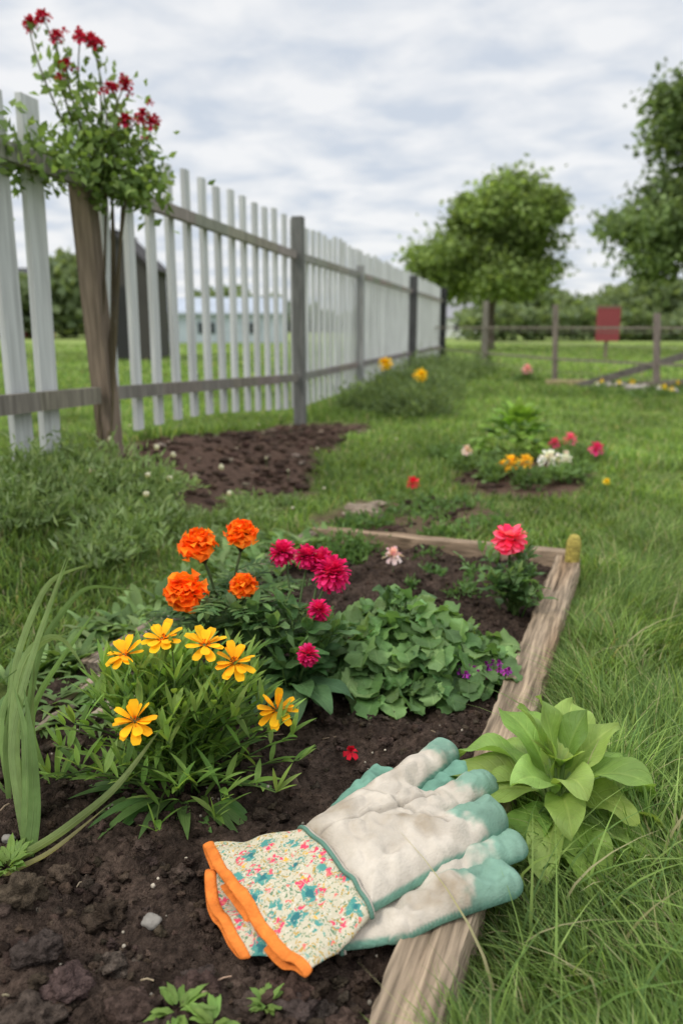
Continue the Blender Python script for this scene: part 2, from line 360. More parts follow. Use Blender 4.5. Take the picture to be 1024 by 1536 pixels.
# ---------- bed frame ----------
fr=empty('raised_bed_frame')
def board(name,p0,p1,w,h,ztop,col,seed=0):
    p0=A(*p0);p1=A(*p1);L=np.linalg.norm(p1-p0);nl=int(L/.008)+1
    prof2=[(-.5,-1),(-.5,-.08),(-.44,0)]+[(q,0) for q in np.linspace(-.38,.38,15)]+[(.44,0),(.5,-.08),(.5,-1)]
    G=Geo();T,Aq=np.meshgrid(np.arange(nl+1)/nl*L,[p[0] for p in prof2],indexing='ij');Cz=np.tile([p[1] for p in prof2],(nl+1,1))
    YY=Aq*w+.0022*vn(T*14,Aq*w*40,0,seed)+(np.abs(Aq)>.42)*.0020*vn(T*60,Aq*30,0,seed+9)
    crack=np.exp(-((Aq-.12-.10*vn(T*3,T*0,0,seed+20))/.035)**2)*sst(vn(T*5,T*0,0,seed+21),-.2,.3)
    gr=fbm(T*7,Aq*w*260,0,3,seed+3)
    ZZ=Cz*h+(Cz>-.5)*(.0011*gr-.0035*crack+.0015*vn(T*8,Aq*3,0,seed+30))
    k=fbm(T*5,Aq*w*180,0,3,seed+5)
    CC=A(*col)[None,None]*(1+.42*k-.6*crack)[...,None]*(1+.2*vn(T*4,Aq*2,0,seed+40)[...,None]*A(.6,1,1.4))
    V=np.stack([T,YY,ZZ],-1).reshape(-1,3);m=len(prof2)
    F=[[i*m+j,(i+1)*m+j,(i+1)*m+j+1,i*m+j+1] for i in range(nl) for j in range(m-1)]
    F2=[list(range(m)),[nl*m+j for j in range(m)][::-1]]
    G.add(V,[F,F2],CC.reshape(-1,3))
    ob=G.build(name,[M_wood],recenter=False,smooth=True,parent=fr)
    md=ob.modifiers.new('e','EDGE_SPLIT');md.split_angle=math.radians(40)
    ob.location=(p0[0],p0[1],ztop);ob.rotation_euler=(0,0,math.atan2(*(p1-p0)[::-1]));return ob
wc=(.245,.18,.12)
board('side_board_1',(xr(.3),.3),(xr(1.775),1.775),.060,.09,.032,wc,1)
board('end_board',(.545,1.80),(-.075,2.035),.040,.09,.036,(.25,.18,.12),2)
board('side_board_2',(-.075,2.015),(-.40,1.18),.040,.07,.03,(.20,.16,.12),3)
G=Geo();
tube(G,[(.522,1.735,-.03),(.522,1.735,.03),(.523,1.735,.055),(.524,1.734,.078),(.524,1.733,.092),(.524,1.733,.096)],[.015,.016,.017,.016,.010,.002],A(.38,.31,.08),14)
G.build('corner_stake',[M_wood])
# ---------- gloves ----------
CREAM=A(.50,.445,.37);TEAL=A(.14,.275,.205)
def polysd(P,x,y):
    P=np.asarray(P);s=-1e9;c=P.mean(0)
    for i in range(len(P)):
        a=P[i];bb=P[(i+1)%len(P)];e=bb-a;nv=np.array([e[1],-e[0]]);nv/=np.linalg.norm(nv)
        if np.dot(nv,c-a)>0:nv=-nv
        s=np.maximum(s,(x-a[0])*nv[0]+(y-a[1])*nv[1])
    return s
def sheet(G,parts,poly,Tp,zb,allteal=False,res=.0015,seed=0,polyR=.03,wr=1.,seams=(),stains=()):
    allx=[p[0] for p in parts]+[p[2] for p in parts]+([q[0] for q in poly] if poly else [])
    ally=[p[1] for p in parts]+[p[3] for p in parts]+([q[1] for q in poly] if poly else [])
    xs=np.arange(min(allx)-.035,max(allx)+.035,res);ys=np.arange(min(ally)-.035,max(ally)+.035,res)
    X,Y=np.meshgrid(xs,ys)
    def ev(X,Y):
        sd=np.full(X.shape,1e9);H=np.zeros(X.shape);tl=np.zeros(X.shape);hm=np.zeros(X.shape)-1
        for (x0,y0,x1,y1,r0,r1,T,ts) in parts:
            dx=x1-x0;dy=y1-y0;t0=((X-x0)*dx+(Y-y0)*dy)/(dx*dx+dy*dy);t=np.clip(t0,0,1)
            r=np.hypot(X-x0-t*dx,Y-y0-t*dy);RR=r0+(r1-r0)*t;sd=np.minimum(sd,r-RR)
            h=T*np.sqrt(np.clip(1-(r/RR)**2,0,1));H+=h**9
            te=sst(t0+.16*fbm(X*70,Y*70,0,3,seed),ts-.12,ts+.16);tl=np.where(h>hm,te,tl);hm=np.maximum(h,hm)
        if poly:
            d=polysd(poly,X,Y);sd=np.minimum(sd,d);h=Tp*np.sqrt(np.clip(1-(1-np.clip(-d/polyR,0,1))**2,0,1));H+=h**9
            tl=np.where(h>hm,0,tl)
        return sd,H**(1/9),tl
    for k in range(3):
        sd,_,_=ev(X,Y);e=2e-4
        gx=(ev(X+e,Y)[0]-sd)/e;gy=(ev(X,Y+e)[0]-sd)/e
        mv=(sd>0)&(sd<res*1.6);gn=gx*gx+gy*gy+1e-6
        if k==0: inside=sd<=0
        X=np.where(mv,X-sd*gx/gn,X);Y=np.where(mv,Y-sd*gy/gn,Y)
    _,H,tl=ev(X,Y);H=np.where(inside,H,0)
    Tm=max([p[6] for p in parts]+[Tp])
    wrk=(.0030*fbm(X*38,Y*38,0,3,seed+1)+.0030*(1-np.abs(fbm(X*26+Y*30,Y*22-X*18,0,2,seed+2))*2.2)-.0026*(1-np.abs(vn(X*60+Y*20,Y*45-X*30,0,seed+9))*2.))*wr
    sl=np.zeros(X.shape)
    for (ax_,ay_,bx_,by_) in seams:
        dx=bx_-ax_;dy=by_-ay_;t=np.clip(((X-ax_)*dx+(Y-ay_)*dy)/(dx*dx+dy*dy),0,1)
        dd=np.hypot(X-ax_-t*dx,Y-ay_-t*dy);sl=np.maximum(sl,np.exp(-(dd/.0017)**2))
        wrk=wrk-.0020*np.exp(-(dd/.0019)**2)+.0008*np.exp(-((dd-.004)/.0018)**2)
    bz=zb(X,Y);Zt=bz+H+wrk*np.clip(H/Tm,0,1);Zb_=bz-.35*H
    dirt=.75*sst(fbm(X*24,Y*24,0,4,seed+4),-.15,1.1)
    for (sx,sy,sr) in stains: dirt=dirt+.22*np.exp(-(((X-sx)**2+(Y-sy)**2)/sr**2))*(1+.8*fbm(X*60,Y*60,0,3,seed+8))
    fine=fbm(X*150,Y*150,0,3,seed+14)
    dirt=np.clip(dirt*(1+.35*fine),0,1)[...,None]
    rim=(1-sst(H/Tm,.28,.40))[...,None]
    tt=np.maximum(tl[...,None]*.9,rim);
    if allteal: tt=np.ones_like(tt)
    cr=CREAM*(1-dirt*np.array([.40,.45,.52]))
    cr=cr*(1+.07*fine[...,None])*(1-.35*sl[...,None])
    tc=TEAL*(1+.14*fbm(X*40,Y*40,0,3,seed+6)[...,None]+.06*fine[...,None])*(1-.35*dirt)
    C=cr*(1-tt)+tc*tt
    ny,nx_=X.shape;idx=np.arange(ny*nx_).reshape(ny,nx_)
    Vt=np.stack([X,Y,Zt],-1).reshape(-1,3);Vb=np.stack([X,Y,Zb_],-1).reshape(-1,3)
    q=np.stack([idx[:-1,:-1],idx[:-1,1:],idx[1:,1:],idx[1:,:-1]],-1).reshape(-1,4)
    ins=inside.ravel();q=q[ins[q].any(1)]
    bi=np.where(ins,np.arange(ny*nx_)+ny*nx_,np.arange(ny*nx_))
    qb=bi[q][:,::-1]
    used=np.zeros(2*ny*nx_,bool);used[q]=1;used[qb]=1;mp=np.cumsum(used)-1
    V=np.concatenate([Vt,Vb])[used];CC=np.concatenate([C.reshape(-1,3),np.tile(TEAL,(ny*nx_,1))])[used]
    G.add(V,[mp[q],mp[qb]],CC,np.tile([.5,0,.5],(len(V),1)))
def cuff(G,a,b_,c,d,za,zc,ha,hc,seed,trim=A(.68,.19,.035)):
    a,b_,c,d=map(lambda p:A(*p),(a,b_,c,d));ns=26;nt=80
    th=np.arange(nt)*2*np.pi/nt
    def ring(s,ex=0.):
        ce=(a+b_)/2*(1-s)+(c+d)/2*s;hv=(a-b_)/2*(1-s)+(c-d)/2*s
        L_=np.linalg.norm(hv);q=np.sign(np.cos(th))*np.abs(np.cos(th))**.75
        ax=unit(np.append((c+d)/2-(a+b_)/2,0))[:2]
        bow=(1-q**2)*.010*s
        xy=ce+np.outer(q*(1+ex/L_),hv)+np.outer(bow,ax)
        h=ha*(1-s)+hc*s;zz=za*(1-s)+zc*s
        sn=np.sin(th);wv=.005*s*np.sin(q*5+seed)+.0035*fbm(xy[:,0]*40,xy[:,1]*40,0,2,seed)
        z=zz+sn*(h+ex)*np.where(sn>0,1,.5)+wv
        return np.column_stack([xy,z])
    def strip(ss,ex,mat,col):
        V=np.concatenate([ring(s,e) for s,e in zip(ss,ex)])
        m=len(ss);F=[[i*nt+j,i*nt+(j+1)%nt,(i+1)*nt+(j+1)%nt,(i+1)*nt+j] for i in range(m-1) for j in range(nt)]
        G.add(V,F,col,mat=mat)
    ss=np.linspace(-.04,.94,ns);strip(ss,ss*0,1,A(.5,.5,.4))
    strip([.895,.90,.93,.97,1.0,1.01,1.0,.9],[-.001,.0014,.0024,.0024,.0016,0,-.002,-.003],2,trim)
    rr=ring(.0,.0015);up=[k for k in range(nt//2+1)]
    tube(G,rr[up],.0022,TEAL*.75,6,0)
    rr=ring(-.03,.0012);tube(G,rr[up],.0016,CREAM*.75,6,0)
M_trim=attr_mat('orange_trim',.85,0,90,.22,.8,400,bdist=.0015,spec=.1)
zb1=lambda x,y: .046-.014*(1-sst(x,-.11,.02))+.0*y
G=Geo()
sheet(G,[(-.015,.735,.048,.830,.018,.019,.014,2)],None,.0,lambda x,y:zb1(x,y)-.007,allteal=True,seed=5)
sheet(G,[(.075,.765,.140,.842,.018,.017,.014,2)],None,.0,lambda x,y:zb1(x,y)-.008,allteal=True,seed=6)
sheet(G,[(.045,.775,.122,.868,.0225,.020,.021,.82),(.075,.735,.156,.800,.0225,.0205,.021,.70),(.09,.69,.148,.735,.029,.0255,.024,.55)],
      [(-.043,.722),(.025,.603),(.10,.662),(.128,.70),(.095,.775),(.062,.805),(.028,.792)],.022,zb1,seed=11,
      seams=[(.02,.775,.062,.742),(.062,.742,.085,.716),(.085,.716,.105,.70),(.062,.742,.10,.758),(-.02,.70,.062,.742)],
      stains=[(.075,.80,.022),(.10,.76,.02),(.03,.72,.03),(.06,.70,.02),(.0,.68,.02),(.11,.84,.012)])
cuff(G,(-.043,.724),(.026,.600),(-.142,.722),(-.030,.545),.042,.030,.019,.008,1)
G.build('gardening_glove',[M_glove,M_cuff,M_trim])
zb2=lambda x,y:.024+.012*sst(x,.02,.10)
G=Geo()
sheet(G,[(.06,.655,.166,.708,.025,.0225,.017,.60),(.05,.615,.148,.655,.026,.0235,.018,.58),(.06,.70,.14,.76,.021,.02,.010,.6)],
      [(-.04,.69),(.0,.585),(.05,.592),(.10,.64),(.10,.72),(.04,.74)],.015,zb2,seed=31,stains=[(.05,.62,.02),(.1,.64,.02)])
cuff(G,(-.035,.70),(.0,.586),(-.134,.690),(-.088,.586),.022,.018,.010,.005,4)
G.build('gardening_glove',[M_glove,M_cuff,M_trim])
# ---------- coreopsis (yellow) ----------
def stemleafplant(G,base,tips,nl,L,W,cols,shape='lance',r=.0015,start=.15,bend=.5,fold=.25,n=5,up=.6,out=1.,nx=1,scol=(.10,.17,.045),wav=0.,tipn=3):
    base=A(*base)
    for tp in tips:
        tp=A(*tp);c=curve(base+A(R.normal()*.008,R.normal()*.008,0),tp,lift=.01,n=8,wob=.02)
        tube(G,c,np.linspace(r,r*.6,8),jit(scol),5)
        dirn=unit(tp-base)
        for k in range(nl):
            t=start+(1-start)*(k+R.rand())/nl;i=min(6,int(t*7));f=t*7-i;p=c[i]*(1-f)+c[i+1]*f
            a=k*2.4+R.rand();o=A(math.cos(a),math.sin(a),0)
            leaf(G,p,unit(o*out+Z*up+dirn*.5),L*(.7+.5*R.rand()),W*(.8+.4*R.rand()),jit(cols[R.randint(len(cols))],.2),shape,bend,fold,n,nx=nx,wav=wav,roll=R.normal()*.2)
        for k in range(tipn):
            a=R.rand()*6.28;o=A(math.cos(a),math.sin(a),0)
            leaf(G,c[-1],unit(o*.6+Z*.8+dirn*.6),L*(.5+.4*R.rand()),W*.8,jit(cols[-1],.2),shape,bend*.5,fold,n,nx=nx,wav=wav)
G=Geo();base=(-.195,.87,.0);tips=[]
for k in range(120):
    a=R.rand()*6.28;q=R.rand()**.55;tips.append((base[0]+math.cos(a)*.150*q-.005,base[1]+math.sin(a)*.120*q,.165*math.sqrt(max(.03,1-q*q*.95))+.014*R.normal()))
gc1=[(.11,.21,.036),(.16,.28,.05),(.24,.37,.08)]
stemleafplant(G,base,tips,9,.044,.0078,gc1,up=.8,bend=.45)
for k in range(60):
    a=R.rand()*6.28;o=A(math.cos(a),math.sin(a),.15)
    leaf(G,A(*base)+o*.03,o+Z*.4*R.rand(),.06+.05*R.rand(),.013,jit((.10,.19,.05),.2),'lance',.7,.3,8)
for (f,nr) in [((-.244,.838,.19),(-.4,-.5,1)),((-.2015,.84,.208),(-.1,-.5,1)),((-.1516,.828,.206),(.2,-.6,1)),((-.118,.821,.188),(.2,-.9,.8)),((-.0745,.842,.12),(.15,-1,.55)),((-.215,.758,.15),(0,-1,.6))]:
    f=A(*f);tube(G,curve(A(*base)+A(0,0,.05),f,.01,8),.0013,(.12,.19,.05),5)
    calyx(G,f,nr,.012,A(.10,.16,.04));daisy(G,f,nr,.0215,(.88,.46,.012),(.70,.20,.01),8,pw=.62)
G.build('yellow_coreopsis_plant',[M_leaf,M_petal])
# ---------- marigold ----------
def fern(G,p,d,L,cols,q=7,W=.007):
    d=unit(d);s=unit(np.cross(d,Z)+A(1e-3,0,0));c=[np.asarray(p,float)];D=d
    for i in range(6): D=unit(D-Z*.09);c.append(c[-1]+D*L/6)
    tube(G,c,.0007,cols[0],4)
    for k in range(q):
        t=(k+1)/q*5.9;i=int(t);pp=c[i]*(1-(t-i))+c[i+1]*(t-i)
        for sg in(-1,1):
            leaf(G,pp,unit(d*.7+s*sg+Z*.15*R.normal()),L*.36*(1-.4*abs(k/q-.4)),W,jit(cols[R.randint(len(cols))],.2),'lance',.3,.25,3)
    leaf(G,c[-1],D,L*.3,W,jit(cols[-1]),'lance',.3,.25,3)
G=Geo();base=A(-.175,1.14,0);dg=[(.06,.125,.036),(.09,.165,.048),(.13,.215,.065)]
org=[(.90,.18,.008),(.86,.13,.005),(.92,.25,.012)]
for (f,r,nr) in [((-.2145,1.15,.232),.029,(-.2,-.5,1)),((-.153,1.18,.242),.026,(.1,-.35,1)),((-.222,1.08,.183),.031,(-.1,-1.2,.9)),((-.142,1.10,.185),.021,(.1,-.5,1))]:
    f=A(*f);c=curve(base,f-unit(nr)*r*1.2,.0,8,.02);tube(G,c,.0024,(.09,.13,.05),6)
    calyx(G,f,nr,r,A(.06,.05,.025));pom(G,f,nr,r,org,6,11,.85,wav=.45,n=5,fold=.15,el0=-.05)
    for k in range(14):
        t=.15+.75*R.rand();i=int(t*7);a=R.rand()*6.28
        fern(G,c[i],A(math.cos(a),math.sin(a),.5),.045+.025*R.rand(),dg)
for k in range(60):
    a=R.rand()*6.28;q=.09*R.rand()**.5;h=.05+.11*R.rand()
    fern(G,base+A(math.cos(a)*q*.6,math.sin(a)*q*.5,h),A(math.cos(a),math.sin(a),.5),.05+.03*R.rand(),dg,W=.009)
G.build('orange_marigold_plant',[M_leaf,M_petal])
# ---------- magenta zinnia ----------
G=Geo();base=A(-.07,1.09,0);mg=[(.62,.012,.13),(.50,.008,.10),(.75,.04,.20)]
for (f,r,nr) in [((-.0913,1.18,.212),.023,(-.3,-.6,1)),((-.052,1.153,.214),.021,(0,-.7,1)),((-.014,1.13,.194),.030,(.3,-.8,.8)),((-.0325,1.08,.154),.018,(.2,-1,.5)),((-.0448,1.0,.12),.016,(.1,-1,.4)),((-.03,1.16,.205),.022,(.1,-.5,1))]:
    f=A(*f);c=curve(base,f-unit(nr)*r,.0,8,.02);tube(G,c,.002,(.10,.16,.06),6)
    calyx(G,f,nr,r*.8,A(.07,.10,.04));pom(G,f,nr,r,mg,8,16,.38,'petal',wav=.15,n=4,el0=-.35)
tips=[]
for k in range(28):
    a=R.rand()*6.28;q=R.rand()**.5;tips.append((base[0]-.01+math.cos(a)*.085*q,base[1]+.02+math.sin(a)*.08*q,.06+.12*R.rand()))
stemleafplant(G,base,tips,6,.045,.028,[(.065,.14,.045),(.09,.175,.06),(.13,.23,.085)],'ovate',up=.3,bend=.7,nx=2,wav=.15,n=7,r=.0018)
for (dx,dy,dz,L,W) in [(.6,-.9,.5,.085,.05),(.1,-1,.3,.08,.05),(.9,-.4,.4,.08,.045),(-.6,-.9,.4,.075,.045),(.9,-.9,.1,.06,.04),(.3,-.9,.8,.07,.045)]:
    leaf(G,base+A(dx*.02,dy*.02-.02,.05),(dx,dy,dz),L,W,jit((.09,.175,.07),.1),'ovate',1.0,.2,10,nx=2,wav=.12)
G.build('magenta_zinnia_plant',[M_leaf,M_petal])
# ---------- leafy vegetable ----------
G=Geo()
for (cx,cy,rx,ry,hh0,nl) in [(.10,1.21,.115,.12,.115,250),(.035,1.14,.055,.06,.085,55),(.185,1.16,.07,.07,.07,85),(.06,1.08,.035,.03,.04,18),(.205,1.24,.06,.06,.06,55),(.12,1.10,.05,.035,.05,30)]:
  c0=A(cx,cy,0)
  for k in range(nl):
    a=R.rand()*6.28;q=R.rand()**.6;hh=hh0*math.sqrt(max(.0,1-q*q*.85))*(.45+.65*R.rand())
    p=c0+A(math.cos(a)*rx*q,math.sin(a)*ry*q,max(.012,hh))
    o=A(math.cos(a)*(q+.3),math.sin(a)*(q+.3)-.25,.30+R.normal()*.35)+A(R.normal()*.4,R.normal()*.4,0)
    tube(G,curve(c0+A(R.normal()*.012,R.normal()*.012,0),p,.012,6,.02),.0010,(.16,.25,.09),4)
    L=.022+.024*R.rand()
    leaf(G,p-unit(o)*L*.2,o,L,L*(.85+.25*R.rand()),jit([(.095,.18,.058),(.13,.23,.075),(.19,.31,.11)][R.randint(3)],.2),'scal',1.0,.15+.25*R.rand(),12,nx=3,wav=.2,roll=R.normal()*.4)
G.build('leafy_green_vegetable',[M_leaf,M_petal])
G=Geo()
for k in range(34):
    p=A(.205+R.normal()*.016,1.12+R.normal()*.010,.038+.012*R.rand());tube(G,[p-Z*.04,p],.0008,(.08,.12,.05),4)
    pom(G,p,(0,-.4,1),.007,[(.28,.02,.30),(.40,.05,.38)],2,6,.7,n=3)
bush(G,(.21,1.14,.005),(.04,.04,.03),160,.016,[(.07,.14,.05),(.09,.18,.06)])
G.build('purple_alyssum',[M_leaf,M_petal])
# ---------- pink flower at right ----------
G=Geo();base=A(.335,1.465,0);f=A(.318,1.46,.160)
tube(G,curve(base,f,.0,6,.01),.003,(.10,.17,.06),6);calyx(G,f,(0,-.2,1),.025,A(.09,.15,.05))
pom(G,f,(0,-.05,1),.038,[(.82,.05,.13),(.74,.03,.10),(.88,.14,.24)],6,16,.5,'petal',wav=.12,el0=-.55,el1=.75,fold=.1)
tips=[(base[0]+R.normal()*.045,base[1]+R.normal()*.04,.05+.08*R.rand()) for k in range(26)]
stemleafplant(G,base,tips,6,.036,.020,[(.08,.16,.05),(.12,.22,.07),(.17,.28,.10)],'ovate',up=.4,bend=.7,n=5,wav=.15)
G.build('pink_geranium_plant',[M_leaf,M_petal])
G=Geo();bush(G,(.01,1.86,0),(.10,.07,.07),900,.018,[(.09,.17,.045),(.14,.24,.07)],.3)
p=A(.115,1.70,.055);tube(G,[p-Z*.055,p],.001,(.08,.14,.05),5);pom(G,p,(0,-.5,1),.024,[(.80,.50,.52),(.85,.65,.65)],3,7,.6)
G.build('feathery_seedling_plant',[M_leaf,M_petal])
G=Geo()
for (x,y,r) in [(.25,1.6,.04),(.30,1.72,.03),(.10,1.5,.02),(-.1,1.6,.05),(.20,1.86,.04),(.36,1.68,.04),(.2,1.72,.03),(.42,1.75,.03),(.15,1.62,.015)]:
    bush(G,(x,y,0),(r,r,.03),120,.014,[(.09,.18,.05),(.14,.24,.08)])
G.build('seedling_weeds',[M_leaf])
# ---------- bright broadleaf plant ----------
G=Geo();base=A(.240,.795,0);bg=[(.225,.34,.075),(.28,.40,.10),(.17,.285,.06)]
specs=[(-1,.35,.50,.125,.046,.045),(-.75,.65,.9,.115,.052,.045),(-.25,.6,1.1,.115,.052,.045),(.25,.6,1.0,.11,.058,.045),(.7,.35,.7,.11,.060,.04),(1,-.1,.35,.12,.058,.03),(.75,-.55,.35,.095,.055,.03),(.15,-1,.35,.10,.050,.03),(-.35,-1,.35,.09,.046,.03),(.7,.75,.6,.115,.058,.035),(-.9,-.05,.45,.09,.048,.045),(.5,-.25,.8,.095,.052,.05),(-.4,-.35,.8,.085,.044,.05),(.95,.3,.45,.125,.052,.03),(.05,-.5,.95,.08,.044,.055),(-.1,.1,1.3,.09,.048,.06),(-.6,-.6,.3,.085,.044,.03),(.5,.15,1.1,.085,.048,.055),(.9,-.3,.12,.11,.052,.02),(-.3,.9,.5,.10,.048,.04),(.45,-.9,.15,.095,.05,.02),(-.1,-.9,.7,.08,.042,.05),(.3,.2,1.4,.07,.038,.07),(-.3,.2,1.2,.075,.038,.07),(.8,-.7,.6,.07,.04,.05)]
for s in specs:
    d=unit(s[:3]);st=base+A(s[0]*.02,s[1]*.02,s[5]);tube(G,[base,base*.5+st*.5+A(0,0,.004),st,st+d*.012],[.004,.003,.0024,.002],(.22,.32,.10),6)
    leaf(G,st,d,s[3]*1.06,s[4]*1.06,jit(bg[R.randint(3)],.14),'ellip',1.0+.7*R.rand(),.25+.15*R.rand(),18,nx=4,wav=.20,roll=R.normal()*.3)
for k in range(18):
    a=R.rand()*6.28;leaf(G,base+A(0,0,.075),A(math.cos(a)*.6,math.sin(a)*.6,.8),.025+.025*R.rand(),.014,jit((.33,.44,.12),.1),'ellip',.3,.3,6)
G.build('broadleaf_hosta_plant',[M_leaf])
# ---------- daylily blades left ----------
G=Geo();lc=[(.17,.265,.085),(.22,.31,.115),(.13,.21,.065)]
def blade(pts,W,col,n=24):
    P=np.array(pts,float);t=np.linspace(0,1,len(P));q=np.linspace(0,1,n)
    S=np.stack([np.interp(q,t,P[:,k]) for k in range(3)],1)
    for _ in range(6): S[1:-1]=(S[:-2]+2*S[1:-1]+S[2:])/4
    T=np.gradient(S,axis=0);V=[];LF=[]
    for i in range(n):
        s=unit(np.cross(unit(T[i]),A(.15,1,.35)));w=W*.5*(1-q[i]**3)*min(1,.6+q[i]*3);u=np.cross(s,unit(T[i]))
        for j in(-1,0,1): V.append(S[i]+s*w*j+u*w*.35*abs(j));LF.append([j,q[i]*.1,.5])
    F=[[i*3+j,i*3+j+1,i*3+3+j+1,i*3+3+j] for i in range(n-1) for j in(0,1)]
    G.add(V,F,np.asarray(col),np.array(LF))
blade([(-.345,.76,0),(-.37,.80,.10),(-.345,.84,.20),(-.31,.87,.30)],.009,lc[1])
blade([(-.35,.77,0),(-.375,.82,.10),(-.36,.84,.19),(-.32,.85,.215),(-.285,.84,.16)],.014,lc[1])
blade([(-.335,.74,0),(-.335,.76,.06),(-.345,.79,.12),(-.37,.83,.16)],.018,lc[0])
blade([(-.35,.72,.005),(-.30,.73,.03),(-.24,.755,.07),(-.19,.78,.135)],.011,(.25,.32,.12))
blade([(-.33,.73,0),(-.325,.75,.05),(-.33,.77,.12),(-.345,.80,.17)],.015,lc[2])
blade([(-.37,.80,0),(-.38,.86,.12),(-.35,.90,.22),(-.32,.91,.29)],.007,lc[0])
blade([(-.40,.85,0),(-.40,.9,.15),(-.36,.93,.25),(-.30,.93,.27)],.009,lc[1])
blade([(-.37,.70,.0),(-.34,.70,.01),(-.30,.72,.02),(-.25,.76,.05)],.009,(.40,.37,.18))
blade([(-.42,.95,0),(-.40,.98,.14),(-.34,1.0,.22),(-.27,1.0,.21)],.009,lc[2])
for k in range(9):
    x=-.38+R.normal()*.03;y=.82+R.normal()*.05;blade([(x,y,0),(x-.02+R.normal()*.02,y+.02,.09),(x+R.normal()*.05,y+.05,.15+.1*R.rand())],.006+.004*R.rand(),jit(lc[R.randint(3)]),16)
G.build('daylily_plant',[M_leaf])
G=Geo()
for (x,y,r,h) in [(-.34,.71,.03,.012),(-.13,.530,.024,.02),(-.06,.535,.016,.02),(-.10,.515,.022,.02)]:
    for k in range(26):
        a=R.rand()*6.28;leaf(G,(x+math.cos(a)*r*.3*R.rand(),y+math.sin(a)*r*.3,.008+h*.5),(math.cos(a),math.sin(a),.5+R.rand()*.8),r*(.6+.5*R.rand()),r*.34,jit((.17,.27,.06),.2),'ovate',.7,.25,6,wav=.2)
G.build('sprout_plants',[M_leaf])
G=Geo();pom(G,(.012,.93,.016),(0,-.2,1),.011,[(.60,.01,.03)],2,5,.8,mat=0)
G.build('fallen_petals',[M_petal])
G=Geo()
for k in range(90):
    y=R.uniform(1.15,2.0);x=-.06-.42*(2.02-y)+R.normal()*.06-.02
    for j in range(7):
        a=R.rand()*6.28;leaf(G,(x,y,0),(math.cos(a)*.5,math.sin(a)*.5,.6+.6*R.rand()),.04+.045*R.rand(),.010+.012*R.rand(),jit([(.15,.24,.07),(.21,.31,.11),(.11,.19,.055)][R.randint(3)],.2),'ellip',1.1,.3,7,wav=.1)
for k in range(25):
    y=R.uniform(.98,1.25);x=-.38+R.normal()*.06
    for j in range(5):
        a=R.rand()*6.28;leaf(G,(x,y,0),(math.cos(a)*.5,math.sin(a)*.5,.6),.04+.05*R.rand(),.010,jit((.14,.23,.07),.2),'lance',1.1,.3,5)
G.build('border_weeds',[M_leaf])
G=Geo()
for k in range(16):
    x=-.36+R.normal()*.05;y=1.12+R.normal()*.10;a=R.normal()*.5+.7
    tube(G,[(x,y,.008),(x+.05*math.cos(a),y+.05*math.sin(a),.018),(x+.1*math.cos(a),y+.1*math.sin(a),.012)],.005,jit((.28,.22,.16),.3),6)
for k in range(70):
    y=R.uniform(.5,1.5);x=R.uniform(-.45,.2)
    if not inbed(np.array(x),np.array(y),.04): continue
    a=R.rand()*6.28;l=.006+.016*R.rand();z=float(zs(x,y))+.005
    tube(G,[(x,y,z),(x+l*.5*math.cos(a),y+l*.5*math.sin(a),z+.003*R.rand()),(x+l*math.cos(a),y+l*math.sin(a),z)],.0006+.0006*R.rand(),jit((.26,.20,.13),.4),5)
G.build('wood_debris',[M_bark])
# ---------- grass ----------
def gcol(n,br=1.,dry=.06):
    base=np.array([[.145,.225,.05],[.18,.27,.065],[.24,.33,.095],[.11,.185,.046],[.085,.15,.04]])
    c=base[R.randint(0,5,n)]*(.75+.5*R.rand(n,1))*br
    d=R.rand(n)<dry;c[d]=np.array([.40,.37,.20])*(.7+.5*R.rand(d.sum(),1));return c
G=Geo()
def keepmask(x,y,m=-.03): 
    return (~inbed(x,y,m))&(soilmask(x,y)<R.rand(len(x))*.6+.1)
n=60000;y=.35+1.9*R.rand(n)**1.25;x=xr(y)+.028+R.rand(n)**1.15*(.55+.35*y)
k=keepmask(x,y,-.03);x=x[k];y=y[k];n=len(x)
az=vn(x*7,y*7,0,40)*3.2+1.2
tuft=vn(x*16,y*16,0,43)
dist=x-xr(y);h=(.036+.045*R.rand(n))*(1+.35*vn(x*6,y*6,0,41)+.35*tuft)*(1.15-.4*sst(y,.9,1.8))
h*=1-.40*sst(.09-dist,0,.07)
grass(G,x,y,gz(x,y)-.012,h,.0015+.0016*R.rand(n),gcol(n,1.05)*(1+.22*vn(x*5,y*5,0,42)+.18*tuft)[:,None],.75,4,az,.9)
n=1500;y=.4+1.6*R.rand(n);x=xr(y)+.05+R.rand(n)*(.4+.35*y);h=.085+.06*R.rand(n)
grass(G,x,y,gz(x,y)-.012,h,.0018+.0014*R.rand(n),gcol(n,1.15,.15),.9,6,vn(x*4,y*4,0,50)*3+1.2,1.)
n=165000;y=1.2+7.*R.rand(n)**1.5;x=R.uniform(-1,1,n)*(.55*y+.35)
k=keepmask(x,y)&~((x>xr(y))&(y<1.8));x=x[k];y=y[k];n=len(x)
h=(.018+.018*R.rand(n))*(1+.5*vn(x*5,y*5,0,44)+.3*vn(x*14,y*14,0,46))*(1+.09*y)
s=sfence(x,y);h*=1+1.2*np.exp(-(s/.12)**2)
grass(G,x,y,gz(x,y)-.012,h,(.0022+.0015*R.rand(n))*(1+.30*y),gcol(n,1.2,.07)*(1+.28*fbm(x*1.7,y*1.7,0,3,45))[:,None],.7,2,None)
n=45000;y=7+20*R.rand(n)**1.4;x=R.uniform(-1,1,n)*(.5*y+.5);h=.03+.04*R.rand(n)
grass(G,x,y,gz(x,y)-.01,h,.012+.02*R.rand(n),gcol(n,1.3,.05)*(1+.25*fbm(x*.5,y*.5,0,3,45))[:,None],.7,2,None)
G.build('lawn_grass',[M_grass],recenter=False)
G=Geo()
